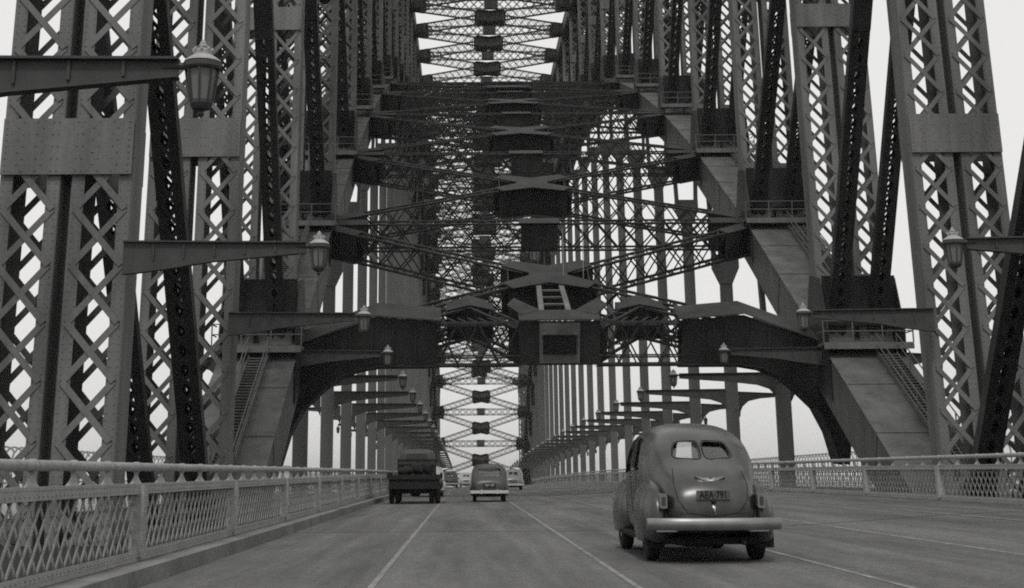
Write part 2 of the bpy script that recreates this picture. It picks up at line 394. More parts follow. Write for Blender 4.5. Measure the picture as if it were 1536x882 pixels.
def lateral(fn, n, xin=13.1, low=True):
    # X bracing in the panel n..n+1 and the strut at n+1
    nrm = plane_n(fn, n + .5); A0 = V((0, yz(n), fn(n))); A1 = V((0, yz(n + 1), fn(n + 1))); C = (A0 + A1) / 2
    dd = (A1 - A0).normalized(); D = 1.75 if low else 1.6
    lift = nrm * (.3 if low else 0)
    fine_ = 1.45 if n < 12 else 1.75
    mb = MB()
    for s in (-1, 1):
        for (P, t) in ((A0, -1), (A1, 1)):
            ex = 3.6 if (low and n == 0 and t == -1) else 2.2
            girder(mb, V((s * 1.2, 0, 0)) + C + dd * (t * .75) + lift, V((s * xin, 0, 0)) + P - dd * (t * 1.0) + lift, nrm, D, .6, fine_, 1.6, ex)
    mb.build('lateral_brace', 'shaded_steel', bridge)
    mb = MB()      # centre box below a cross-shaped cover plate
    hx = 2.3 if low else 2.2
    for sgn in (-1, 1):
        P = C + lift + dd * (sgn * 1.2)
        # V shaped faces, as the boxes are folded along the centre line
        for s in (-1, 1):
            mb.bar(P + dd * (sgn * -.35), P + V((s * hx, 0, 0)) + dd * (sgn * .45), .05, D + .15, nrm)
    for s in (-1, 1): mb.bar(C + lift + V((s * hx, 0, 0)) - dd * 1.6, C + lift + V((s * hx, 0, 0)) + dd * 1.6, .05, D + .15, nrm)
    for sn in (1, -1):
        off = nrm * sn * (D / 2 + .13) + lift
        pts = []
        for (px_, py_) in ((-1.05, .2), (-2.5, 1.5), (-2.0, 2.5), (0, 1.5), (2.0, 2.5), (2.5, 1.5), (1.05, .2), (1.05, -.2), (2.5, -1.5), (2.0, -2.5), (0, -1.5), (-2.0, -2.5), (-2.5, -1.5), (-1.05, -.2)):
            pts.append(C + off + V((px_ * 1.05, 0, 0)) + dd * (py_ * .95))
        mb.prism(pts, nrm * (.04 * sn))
    mb.build('centre_gusset', 'shaded_steel', bridge)
    return dd, nrm
def strut(fn, n, xin=13.1, low=True):
    nrm = plane_n(fn, n); P = V((0, yz(n), fn(n))) + nrm * (.3 if low else 0); D = 1.75 if low else 1.5
    mb = MB(); girder(mb, P + V((-xin, 0, 0)), P + V((xin, 0, 0)), nrm, D, .75, 1.45 if n < 12 else 1.75, 2.2, 2.2, .11)
    mb.bar(P + V((-1.15, 0, 0)), P + V((1.15, 0, 0)), .86, D + .1, nrm)
    mb.bar(P + V((-1.3, 0, 0)) + nrm * (D/2 + .1), P + V((1.3, 0, 0)) + nrm * (D/2 + .1), 1.1, .05, nrm)
    mb.build('lateral_strut', 'shaded_steel', bridge)
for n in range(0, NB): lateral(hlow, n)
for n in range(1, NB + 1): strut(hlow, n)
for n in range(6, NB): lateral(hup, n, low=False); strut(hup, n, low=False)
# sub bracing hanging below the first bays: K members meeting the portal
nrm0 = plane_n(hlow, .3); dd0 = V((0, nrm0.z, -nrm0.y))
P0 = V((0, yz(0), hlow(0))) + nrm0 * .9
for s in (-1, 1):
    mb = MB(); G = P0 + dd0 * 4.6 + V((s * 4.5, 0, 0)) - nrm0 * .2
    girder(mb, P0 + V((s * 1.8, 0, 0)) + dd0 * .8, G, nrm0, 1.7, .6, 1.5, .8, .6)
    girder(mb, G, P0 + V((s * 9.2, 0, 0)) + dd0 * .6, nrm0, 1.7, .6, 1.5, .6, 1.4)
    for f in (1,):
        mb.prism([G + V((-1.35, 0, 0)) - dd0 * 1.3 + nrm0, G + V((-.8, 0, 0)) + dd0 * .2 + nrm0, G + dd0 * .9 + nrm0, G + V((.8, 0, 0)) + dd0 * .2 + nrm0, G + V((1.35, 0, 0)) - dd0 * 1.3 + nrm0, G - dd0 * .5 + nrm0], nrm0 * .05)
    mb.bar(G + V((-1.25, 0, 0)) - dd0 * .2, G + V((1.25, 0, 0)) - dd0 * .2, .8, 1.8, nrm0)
    mb.build('knee_bracing', 'shaded_steel', bridge)
# ladder-like tie from the portal centre up to the first cross
mb = MB()
C01 = (V((0, yz(0), hlow(0))) + V((0, yz(1), hlow(1)))) / 2 + nrm0 * 1.1
for s in (-1, 1): mb.bar(P0 + V((s * .8, 0, 0)) + nrm0 * .8, C01 + V((s * .6, 0, 0)), .28, .12, nrm0)
for i in range(1, 8):
    q = (P0 + nrm0 * .8).lerp(C01, i / 8); mb.bar(q - V((.75, 0, 0)), q + V((.75, 0, 0)), .09, .1, nrm0)
mb.build('centre_tie', 'steel', bridge)

# ------------------------------------------------------------------ portal
portal = []
tilt = V((0, .42, -1)).normalized()       # web leans: bottom further from the approach
tn = V((0, -tilt.z, tilt.y)).normalized() # unused direction helper
Yp = yz(0) - .8
def pp(x_, h_, o=0): return V((x_, Yp + (8.6 - h_) * .42 + o, h_))
mb = MB()
for s in (-1, 1):      # solid end girders with curved haunch
    top = [(6.2, 8.5), (9.3, 8.75), (13.2, 7.4)]
    bot = [(15.0, 4.2), (14.9, 1.4), (14.35, 1.5), (13.8, 3.1), (13.1, 4.3), (12.1, 5.2), (11.3, 5.8), (10.3, 6.2), (9.2, 6.38), (6.2, 6.38)]
    poly = [pp(s * a, b_) for a, b_ in top + bot]
    for o in (0, 1.5): mb.prism([p + V((0, o, 0)) for p in poly], (0, .05, 0))
    # flange plates following top and soffit
    tp = [(6.0, 8.5), (9.3, 8.75), (13.2, 7.4)]
    for a, b_ in zip(tp, tp[1:]):
        p, q = pp(s * a[0], a[1]), pp(s * b_[0], b_[1])
        k = [p + V((0, -.2, .02)), q + V((0, -.2, .02)), q + V((0, 1.75, .85)), p + V((0, 1.75, .85))]
        mb.prism(k, (0, 0, .05))
    sp = [(14.35, 1.5), (13.8, 3.1), (13.1, 4.3), (12.1, 5.2), (11.3, 5.8), (10.3, 6.2), (9.2, 6.38), (6.2, 6.38)]
    for a, b_ in zip(sp, sp[1:]):
        p, q = pp(s * a[0], a[1]), pp(s * b_[0], b_[1]); mb.prism([p + V((0, -.14, 0)), q + V((0, -.14, 0)), q + V((0, 1.7, 0)), p + V((0, 1.7, 0))], (0, 0, -.04))
    for xx in (7.3, 8.4, 9.5, 10.6, 11.7): mb.bar(pp(s * xx, 6.45 if xx < 10 else 6.0 if xx < 11 else 5.6, -.05), pp(s * xx, 8.4 if xx < 10 else 8.1 if xx < 11 else 7.8, -.05), .12, .06, V((0, 1, 0)))
    mb.build('haunch_girder', 'shaded_steel', bridge); mb = MB()
# lattice middle
for s in (-1, 1):
    mb = MB()
    for o in (0, 1.4):
        for hh, t in ((8.45, .12), (6.44, .12), (6.85, .08)): mb.bar(pp(s * 2, hh, o), pp(s * 6.2, hh, o), .1, t)
        for i in range(4):
            a, b_ = 2 + i * 1.05, 2 + (i + 1) * 1.05
            if o == 0 or i % 2: 
                mb.bar(pp(s * a, 6.5, o), pp(s * b_, 8.4, o), .06, .16, V((0, 1, 0))); mb.bar(pp(s * a, 8.4, o + .05), pp(s * b_, 6.5, o + .05), .06, .16, V((0, 1, 0)))
    for i in range(8):
        a = 2 + i * .525; mb.bar(pp(s * a, 8.45, 0), pp(s * (a + .525), 8.8, 1.4), .1, .04); mb.bar(pp(s * a, 6.4, 1.4), pp(s * (a + .525), 6.4, 0), .1, .04)
    for hh in (6.44, 8.45): mb.bar(pp(s * 4.1, hh, -.02), pp(s * 4.1, hh, 1.45), .12, .1)
    mb.build('portal_lattice', 'shaded_steel', bridge)
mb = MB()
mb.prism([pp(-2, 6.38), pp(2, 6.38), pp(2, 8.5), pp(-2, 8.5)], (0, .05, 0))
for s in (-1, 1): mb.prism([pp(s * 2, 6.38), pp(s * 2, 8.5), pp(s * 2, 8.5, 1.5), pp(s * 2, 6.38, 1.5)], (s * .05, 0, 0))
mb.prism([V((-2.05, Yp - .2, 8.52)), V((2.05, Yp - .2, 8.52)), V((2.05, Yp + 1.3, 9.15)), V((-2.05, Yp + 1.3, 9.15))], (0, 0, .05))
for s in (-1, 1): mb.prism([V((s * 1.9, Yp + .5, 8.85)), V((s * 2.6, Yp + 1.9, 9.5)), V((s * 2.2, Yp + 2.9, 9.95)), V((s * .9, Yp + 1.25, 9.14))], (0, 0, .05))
mb.build('portal_box', 'shaded_steel', bridge)
mb = MB(); mb.prism([pp(-1.02, 6.45, -.25), pp(1.02, 6.45, -.25), pp(1.02, 8.4, -.25), pp(-1.02, 8.4, -.25)], (0, .2, 0)); mb.build('sign_backing', 'steel', bridge)
sg = MB(); sg.prism([pp(-.78, 6.95, -.34), pp(.78, 6.95, -.34), pp(.78, 7.75, -.34), pp(-.78, 7.75, -.34)], (0, .05, 0))
for (a, b_, c, d_) in ((-.84, 6.89, .84, 6.95), (-.84, 7.75, .84, 7.81), (-.84, 6.95, -.78, 7.75), (.78, 6.95, .84, 7.75)):
    sg.prism([pp(a, b_, -.37), pp(c, b_, -.37), pp(c, d_, -.37), pp(a, d_, -.37)], (0, .08, 0))
tag(sg.build('sign_board', mat('sign_board_black', .015, .6)), 'black rectangular sign board fixed to the box in the middle of the portal', 'sign')

# ------------------------------------------------------------------ platforms and stairs on the lower chords
GRP_PL = 'access platforms on the arch joints'; GRP_ST = 'maintenance stairways on the lower chords'
side = {-1: 'left', 1: 'right'}; ordn = ['lowest', 'second lowest', 'third lowest', 'fourth lowest', 'fifth lowest', 'sixth lowest']
for s in (-1, 1):
    x = s * TX
    for n in range(0, 6):
        y = yz(n) - 1.9; h = hlow(n) + (.9 if n < 3 else 1.4)
        t = empty('access_platform', (x, y, h)); x0, x1 = (-2.2, 2.2)
        tag(t, f'{ordn[n]} railed steel platform at a joint of the {side[s]} arch chord', 'platform', GRP_PL)
        mb = MB(); mb.box((x0, -.9, -.12), (x1, .5, 0)); mb.bar((x0, -.9, -.2), (x1, -.9, -.2), .08, .25); mb.build('floor_plate', 'steel', t)
        mb = MB()
        for hh in (.55, 1.05): mb.bar((x0, -.85, hh), (x1, -.85, hh), .05, .05); mb.bar((x0, -.85, hh), (x0, .5, hh), .05, .05); mb.bar((x1, -.85, hh), (x1, .5, hh), .05, .05)
        for xx in (x0, x0 + 1.45, x0 + 2.9, x1): mb.bar((xx, -.85, 0), (xx, -.85, 1.08), .06, .06, V((0, 1, 0)))
        mb.build('guard_rail', 'hang', t)
    for n in range(-1, 5):
        sx_ = s * .9 if s > 0 else .1
        A = V((x + sx_, yz(n) + 1.5, 0)); B = V((x + sx_, yz(n + 1) - 2.6, 0))
        ya, yb = yz(n), yz(n + 1); ha = hlow(n) if n >= 0 else -3.0; hb = hlow(n + 1); sl_ = (hb - ha) / PL
        off = 1.25 / math.cos(math.atan(sl_)) + .12
        A.z = ha + sl_ * (A.y - ya) + off; B.z = ha + sl_ * (B.y - ya) + off
        t = empty('chord_stairway', A)
        tag(t, f'{ordn[n+1]} flight of steel steps climbing on top of the {side[s]} arch chord', 'stairway', GRP_ST)
        D_ = B - A; mb = MB(); k = int(D_.length / .32)
        for i in range(k):
            q = D_ * (i / k); mb.box((-.42, q.y - .12, q.z + .2), (.42, q.y + .14, q.z + .24))
        mb.build('tread', 'steel', t)
        mb = MB()
        for xx in (-.45, .45): mb.bar((xx, 0, .15), D_ + V((xx, 0, .15)), .05, .26)
        mb.build('stringer', 'hang', t)
        for xx in (-.5, .5):
            mb = MB()
            for hh in (.7, 1.15): mb.bar((xx, 0, hh), D_ + V((xx, 0, hh)), .045, .045)
            for i in range(8):
                q = D_ * (i / 7); mb.bar(q + V((xx, 0, .1)), q + V((xx, 0, 1.17)), .05, .05, V((0, 1, 0)))
            mb.build('handrail', 'hang', t)

# ------------------------------------------------------------------ bracket lamps
GL = 'bracket lamps over the roadway'
def lantern(k, parent):
    root_ = parent; parent = None; made = []
    """hexagonal lantern, origin at the bracket level"""
    mb = MB(); mb.lathe((0, 0, 0), [(.16, -.86), (.2, -.80), (.22, -.76), (.22, -.70)], 12); mb.lathe((0, 0, 0), [(.02, -1.02), (.07, -.96), (.05, -.9), (.15, -.86)], 10)
    mb.lathe((0, 0, 0), [(.33, -.12), (.36, -.08), (.36, .0), (.31, .03)], 16)
    for i in range(8):
        a = i * math.pi / 4; mb.bar((.215 * math.cos(a), .215 * math.sin(a), -.72), (.31 * math.cos(a), .31 * math.sin(a), -.1), .035, .035)
    made.append(mb.build('lantern_frame', 'lamp', root_))
    mb = MB(); mb.lathe((0, 0, 0), [(.19, -.72), (.275, -.1)], 8); made.append(mb.build('lantern_glass', 'glass', root_))
    mb = MB(); mb.lathe((0, 0, 0), [(.345, .031), (.31, .08), (.2, .15), (.17, .17), (.17, .24), (.11, .29), (.13, .33), (.06, .37), (.06, .41), (.01, .47)], 16)
    for i in range(8):
        a = i * math.pi / 4; mb.lathe((.17 * math.cos(a), .17 * math.sin(a), .22), [(.02, 0), (.035, .04), (.01, .09)], 5)
    made.append(mb.build('lantern_cap', 'lampcap', root_))
    for o in made: o.data.transform(Matrix.Scale(.8, 4))
def arm(s, y, L_, parent, big):
    """tapered bracket girder from the truss inwards; local x=0 at the lantern, truss at +L_*dir"""
    d = s; mb = MB()
    hroot = .62
    top = [(.35, .04), (L_, .16)]
    pts = [V((d * .35, 0, .05)), V((d * L_, 0, .10)), V((d * L_, 0, -hroot - (.65 if big else .12))), V((d * (L_ - .35), 0, -hroot - (.25 if big else .09))), V((d * (L_ - 1.1), 0, -hroot - .0)), V((d * (L_ * .55), 0, -.42)), V((d * .35, 0, -.2))]
    mb.prism([p + V((0, -.02, 0)) for p in pts], (0, .04, 0))
    mb.bar(pts[0] + V((0, 0, .02)), pts[1] + V((0, 0, .02)), .26, .04)
    for a, b_ in zip(pts[2:], pts[3:]): mb.bar(a, b_, .24, .04)
    mb.tube([V((d * .0, 0, -.03)), V((d * .6, 0, -.03))], .055, 8)
    for i in range(1, 6): q = .35 + (L_ - .35) * i / 6; mb.bar((d * q, 0, .05), (d * q, 0, -.14 - .3 * i / 6), .05, .12, V((0, 1, 0)))
    return mb.build('bracket_arm', 'lamp', parent)
protoL = {}
order_words = ['nearest', 'second nearest', 'third nearest', 'fourth nearest', 'fifth nearest', 'sixth nearest', 'seventh nearest', 'eighth nearest', 'ninth nearest', 'tenth nearest']
def ordw(i): return order_words[i] if i < 10 else f'{i+1}th nearest'
for s in (-1, 1):
    xl = CX - 4.3 if s < 0 else CX + 12.6
    xl = CX - 3.85 if s < 0 else CX + 13.0
    root = TX - 1.9 if True else 0
    for n in range(-3, 21):
        y = yz(n); 
        L_ = abs(s * TX - xl) - ((1.8 if s > 0 else 1.15) if n < 1 else .5)
        key = (s, n < 1)
        zz = 7.02 - drop(y)
        yl = y - (.3 if n >= 1 else .9)
        if key not in protoL:
            t = empty('bracket_lamp', (xl, yl, zz)); arm(s, y, L_, t, n >= 1); lantern(1, t); protoL[key] = t
        else:
            t = copy_tree(protoL[key]); t.location = (xl, yl, zz)
        tag(t, f'{ordw(n + 3)} lantern on a tapered bracket arm, {side[s]} side of the road', 'street lamp', GL)
# outer brackets over the footways
GO = 'small bracket lamps outside the arch'
for s in (-1, 1):
    po = None
    for n in range(0, 21):
        y = yz(n); x = s * (TX + (2.0 if n < 1 else .5)); zz = 6.9 - drop(y)
        if po is None or n == 1:
            t = empty('footway_lamp', (x, y, zz)); mb = MB(); L_ = 3.2 if n else 2.2
            P_ = [V((0, 0, .05)), V((s * L_, 0, -.1)), V((s * L_, 0, -.3)), V((s * 1.6, 0, -.42)), V((s * .7, 0, -.62)), V((s * .25, 0, -1.0)), V((0, 0, -1.5))]
            mb.prism([p + V((0, -.02, 0)) for p in P_], (0, .04, 0))
            for a, b_ in zip(P_[2:], P_[3:]): mb.bar(a, b_, .2, .04)
            mb.bar(P_[0], P_[1], .22, .04); mb.build('bracket_arm', 'lamp', t)
            e = MB(); e.lathe((s * L_, 0, 0), [(.03, -.35), (.17, -.5), (.2, -.56), (.15, -1.0), (.06, -1.12), (.01, -1.2)], 8); e.lathe((s * L_, 0, 0), [(.035, -.12), (.035, -.36)], 6); e.build('lantern', 'lamp', t); po = t
        else: t = copy_tree(po); t.location = (x, y, zz)
        tag(t, f'{ordw(n)} small hanging lamp on a short outward bracket, {side[s]} footway side', 'street lamp', GO)

# ------------------------------------------------------------------ railings
BAY = 7.42
def railing(s):
    x = (XL - .42) if s < 0 else (XR + .17); base = .18 if s < 0 else .40
    t = empty('railing', (x, 0, 0)); H = 1.07
    tag(t, 'pale lattice railing with a round top rail ' + ('along the left kerb' if s < 0 else 'beyond the sedan along the right kerb'), 'railing', 'railings along the kerbs')
    def zz(y): return base - drop(y)
    b0 = (18.5 - 3 * BAY)
    pipe = MB(); ys = [b0 + i * BAY / 5 for i in range(0, 5 * 40)]
    for a, b_ in zip(ys, ys[1:]): pipe.tube([(0, a, zz(a) + H), (0, b_, zz(b_) + H)], .052, 10, False)
    for y in ys: pipe.tube([(0, y - .04, zz(y) + H), (0, y + .04, zz(y) + H)], .062, 10)
    pipe.build('top_rail', 'rail', t, smooth=True)
    st = MB()
    for y in ys: 
        st.lathe((0, y, zz(y) + .88), [(.075, 0), (.05, .03), (.025, .08), (.022, .11), (.045, .15)], 8)
    tag(st.build('stanchion', 'rail', t), kind='stuff')
    fl = MB(); 
    for a, b_ in zip(ys[::5], ys[5::5]):
        fl.bar((0, a, zz(a) + .865), (0, b_, zz(b_) + .865), .16, .03)
        for q in (-.065, .065): fl.bar((q, a, zz(a) + .805), (q, b_, zz(b_) + .805), .02, .09)
        fl.bar((-s * .0, a, zz(a) + .03), (0, b_, zz(b_) + .03), .16, .05)
        fl.bar((-s * .075, a, zz(a) + .09), (-s * .075, b_, zz(b_) + .09), .02, .07)
        if a < 60:
            k = 50
            for i in range(k):
                y = a + (b_ - a) * i / k; rivet(fl, (-s * .078, y, zz(y) + .80 + (.0)), V((-s, 0, 0)), .014)
                rivet(fl, (-s * .088, y, zz(y) + .09), V((-s, 0, 0)), .014)
    fl.build('flange', 'rail', t)
    for i in range(0, 38):
        y = b0 + i * BAY; y2 = y + BAY
        p = MB(); p.bar((-s * .05, y, zz(y) + .05), (-s * .05, y, zz(y) + .86), .22, .16, V((1, 0, 0)))
        if y < 50:
            for j in range(12):
                for dy in (-.06, .06): rivet(p, (-s * .13, y + dy, zz(y) + .12 + j * .062), V((-s, 0, 0)), .014)
        p.build('railing_post', 'rail', t)
        l_ = MB(); k = 23; q = BAY / k; lo, hi = .12, .77; dy = .68
        for j in range(-2, k + 2):
            for sg_ in (1, -1):
                a0 = y + j * q + .06; c0 = (a0, a0 + dy) if sg_ > 0 else (a0 + dy, a0)
                # clip to the bay
                (ya, yb) = c0; za, zb = lo, hi
                def clip(yc, za, zb, ya, yb, yl): return za + (zb - za) * (yl - ya) / (yb - ya)
                y_lo, y_hi = y + .12, y2 - .12
                if max(ya, yb) < y_lo or min(ya, yb) > y_hi: continue
                for yl, fn_ in ((y_lo, min), (y_hi, max)):
                    if (ya < yl) if yl == y_lo else (ya > yl): za = clip(0, za, zb, ya, yb, yl); ya = yl
                    if (yb < yl) if yl == y_lo else (yb > yl): zb = clip(0, za, zb, ya, yb, yl); yb = yl
                l_.bar((.012 * sg_, ya, zz(ya) + za), (.012 * sg_, yb, zz(yb) + zb), .040, .012, V((1, 0, 0)))
        l_.build('lattice_panel', 'rail', t)
for s in (-1, 1): railing(s)
# outer fences with curled tops
for s in (-1, 1):
    t = empty('footway_fence', (s * 24, 0, 0)); tag(t, f'tall outer footway fence of bars curling inward at the top, {side[s]} edge of the deck', 'fence', 'outer footway fences')
    mb = MB(); base = .05 if s > 0 else -.25
    for i in range(200):
        y = 30 + i * 1.15; z0 = base - drop(y); pts = [(0, y, z0), (0, y, z0 + 2.1)]
        pts += [(-s * (.4 - .4 * math.cos(a)), y, z0 + 2.1 + .45 * math.sin(a)) for a in (.5, 1.0, 1.5, 2.1, 2.7)]
        for a, b_ in zip(pts, pts[1:]): mb.bar(a, b_, .07, .05, V((0, 1, 0)))
    mb.build('curved_bars', 'rail', t)
    mb = MB()
    for hh in (.3, 1.1, 1.9):
        for y in range(30, 260, 10): mb.bar((0, y, base - drop(y) + hh), (0, y + 10, base - drop(y + 10) + hh), .05, .06)
    mb.build('horizontal_rail', 'rail', t)

# ------------------------------------------------------------------ vehicles
def subsurf(o, lv=2):
    m = o.modifiers.new('s', 'SUBSURF'); m.levels = lv; m.render_levels = lv; return o
def bake(o):
    dg = bpy.context.evaluated_depsgraph_get(); me = bpy.data.meshes.new_from_object(o.evaluated_get(dg)); old = o.data
    o.modifiers.clear(); o.data = me; me.polygons.foreach_set('use_smooth', [True] * len(me.polygons)); return o
def loft(stations, closed_ends=True):
    """stations: list of (y, [(x,z)...] half section from bottom centre to top centre)"""
    mb = MB(); K = len(stations[0][1])
    for y, half in stations:
        if not isinstance(y, (list, tuple)): y = [y] * K
        for i, (x, z) in enumerate(half): mb.v.append(V((x, y[i], z)))
        for i in range(K - 2, 0, -1): x, z = half[i]; mb.v.append(V((-x, y[i], z)))
    n = 2 * K - 2
    for j in range(len(stations) - 1):
        for i in range(n):
            a = j * n + i; b_ = j * n + (i + 1) % n; mb.f.append((a, b_, b_ + n, a + n))
    if closed_ends: mb.f.append(tuple(range(n - 1, -1, -1))); q = (len(stations) - 1) * n; mb.f.append(tuple(range(q, q + n)))
    return mb
def prism_cut(pts2, axis, lo, hi):
    c = MB()
    if axis == 'y': c.prism([V((a, lo, b_)) for a, b_ in pts2], (0, hi - lo, 0))
    else: c.prism([V((lo, a, b_)) for a, b_ in pts2], (hi - lo, 0, 0))
    o = c.build('cutter', 'dark')
    bm = bmesh.new(); bm.from_mesh(o.data); bmesh.ops.recalc_face_normals(bm, faces=bm.faces); bm.to_mesh(o.data); bm.free()
    return o
def rounded(pts, r, n=4):
    out = []; N = len(pts)
    for i, p in enumerate(pts):
        p = V(p); a = V(pts[i - 1]); b_ = V(pts[(i + 1) % N]); u = (a - p).normalized() * r; w_ = (b_ - p).normalized() * r
        for k in range(n + 1):
            t = k / n; out.append(tuple((p + u) * (1 - t) ** 2 + p * 2 * t * (1 - t) + (p + w_) * t ** 2))
    return out
def wheel(parent, x, y, r=.36, w_=.17, rim='paint'):
    t = MB(); R_ = r; prof = [(r * .55, -w_ / 2 * .8), (r * .82, -w_ / 2), (r * .95, -w_ * .42), (r, -w_ * .25), (r, w_ * .25), (r * .95, w_ * .42), (r * .82, w_ / 2), (r * .55, w_ / 2 * .8)]
    t.lathe((0, 0, 0), prof, 24, 'X'); o = t.build('wheel', 'rubber', parent, loc=(x, y, r))
    h = MB(); s = 1 if x > 0 else -1
    h.lathe((0, 0, 0), [(r * .54, s * w_ * .25), (r * .5, s * w_ * .45), (r * .3, s * w_ * .38), (r * .26, s * w_ * .5), (r * .1, s * w_ * .58)], 18, 'X'); h.build('hubcap', rim, o)
    return o
def ellipsoid(mb, c, r, nu=20, nv=12, zmin=None, pw_=1.0):
    k = len(mb.v); c = V(c)
    for i in range(nv + 1):
        th = math.pi * i / nv
        for j in range(nu):
            ph = 2 * math.pi * j / nu
            p = V((math.sin(th) * math.cos(ph), math.sin(th) * math.sin(ph), math.cos(th)))
            p = V([math.copysign(abs(q) ** pw_, q) for q in p])
            q = V((c.x + r[0] * p.x, c.y + r[1] * p.y, c.z + r[2] * p.z))
            if zmin is not None and q.z < zmin: q.z = zmin
            mb.v.append(q)
    for i in range(nv):
        for j in range(nu):
            a = k + i * nu + j; b_ = k + i * nu + (j + 1) % nu; mb.f.append((a, a + nu, b_ + nu, b_))

def car(name, label, cat, spec, loc, rz, scale=1.0):
    t = empty(name, loc, rz); t.scale = (scale,) * 3; tag(t, label, cat)
    P = spec['paint']; st = []
    for (y, zt, wt, zb, wb, ws, z0) in spec['stations']:
        # zt roof height, wt roof half width, zb belt height, wb belt half width, ws sill half width, z0 floor
        half = [(0, z0), (ws * .6, z0), (ws, z0 + .05), ((ws + wb) / 2 + .02, (z0 + zb) / 2), (wb, zb), (wb * .94 + wt * .06, zb + (zt - zb) * .3), ((wb * .35 + wt * .65), zb + (zt - zb) * .72), (wt * .78, zt - (zt - zb) * .05 - .015), (wt * .4, zt), (0, zt + .01)]
        st.append((y, half))
    body = subsurf(loft(st).build('body', P, t), 2); body = bake(body)
    bm = bmesh.new(); bm.from_mesh(body.data); bmesh.ops.recalc_face_normals(bm, faces=bm.faces)
    # hollow: inner shell of the cabin
    bm.to_mesh(body.data); bm.free()
    so_ = body.modifiers.new('sol', 'SOLIDIFY'); so_.thickness = .05; so_.offset = -1
    bake(body)
    cuts = []
    for (axis, pts, lo, hi) in spec['cuts']:
        cuts.append(prism_cut(pts, axis, lo, hi))
    bpy.context.view_layer.update()
    for c in cuts:
        c.parent = t
    bpy.context.view_layer.update()
    for c in cuts:
        m = body.modifiers.new('b', 'BOOLEAN'); m.operation = 'DIFFERENCE'; m.object = c; m.solver = 'EXACT'
    bpy.context.view_layer.update()
    bake(body)
    for c in cuts: bpy.data.objects.remove(c)
    # sharp look kept by auto smoothing on angle
    body.data.set_sharp_from_angle(angle=R(35))
    for (nm, pts, y_, m_, yaw) in spec.get('panes', []):
        g_ = MB(); g_.prism([V((a, y_(a, b_), b_)) for a, b_ in pts], (0, .008, 0)); g_.build(nm, m_, t)
    for (pts, x_) in spec.get('side_panes', []):
        for s in (-1, 1):
            g_ = MB(); g_.prism([V((s * x_(a, b_), a, b_)) for a, b_ in pts], (-s * .008, 0, 0)); g_.build('side_window', 'window_dark', t)
    return t, body

# --- the near sedan -------------------------------------------------
S_ = [  # y, roof z, roof hw, belt z, belt hw, sill hw, floor
    (.02, .74, .26, .60, .38, .34, .44), (.10, .93, .40, .66, .50, .46, .38), (.30, 1.09, .49, .76, .57, .53, .34), (.58, 1.21, .53, .88, .62, .58, .30),
    (.80, 1.32, .55, .98, .66, .62, .28), (1.00, 1.455, .575, 1.04, .70, .66, .27), (1.20, 1.58, .60, 1.07, .735, .72, .26), (1.45, 1.675, .61, 1.08, .76, .73, .25),
    (1.85, 1.735, .63, 1.08, .795, .74, .24), (2.3, 1.755, .63, 1.07, .80, .74, .24), (2.75, 1.74, .62, 1.06, .78, .73, .24), (3.10, 1.68, .60, 1.05, .75, .72, .24),
    (3.35, 1.50, .57, 1.04, .70, .70, .26), (3.58, 1.20, .50, 1.02, .64, .64, .28), (3.75, 1.09, .42, .98, .56, .58, .3), (4.4, 1.04, .30, .92, .42, .42, .32), (4.85, .95, .2, .82, .3, .32, .36), (5.0, .8, .15, .7, .24, .26, .42)]
rw = [rounded([(-.39, 1.285), (-.03, 1.265), (-.03, 1.49), (-.33, 1.47)], .07), rounded([(.03, 1.265), (.39, 1.285), (.33, 1.47), (.03, 1.49)], .07)]
def yrear(a, b_): return .86 + (b_ - 1.315) * 1.45 + abs(a) ** 2 * .25
fw = [rounded([(-.5, 1.14), (-.03, 1.12), (-.03, 1.53), (-.42, 1.5)], .06), rounded([(.03, 1.12), (.5, 1.14), (.42, 1.5), (.03, 1.53)], .06)]
sw = [rounded([(1.42, 1.13), (2.02, 1.11), (2.02, 1.56), (1.62, 1.52)], .07), rounded([(2.12, 1.11), (3.02, 1.09), (2.86, 1.53), (2.12, 1.57)], .07)]
spec = dict(paint='paint', stations=S_,
    cuts=[('y', p, .4, 1.9) for p in rw] + [('y', p, 2.9, 4.2) for p in fw] + [('x', p, -1.2, 1.2) for p in sw],
    panes=[('rear_window', p, yrear, 'window', 0) for p in rw], side_panes=[(p, lambda a, b_: (.765 - (b_ - 1.1) * .23)) for p in sw])
SC = 1.05; CARX = CX + 3.23; CARY = 20.3
sed, body = car('sedan', 'dark rounded fastback sedan with a split rear window, driving close ahead in the right lane', 'car', spec, (CARX, CARY, gz(CARX, CARY)), R(0.2), SC)
mb = MB()
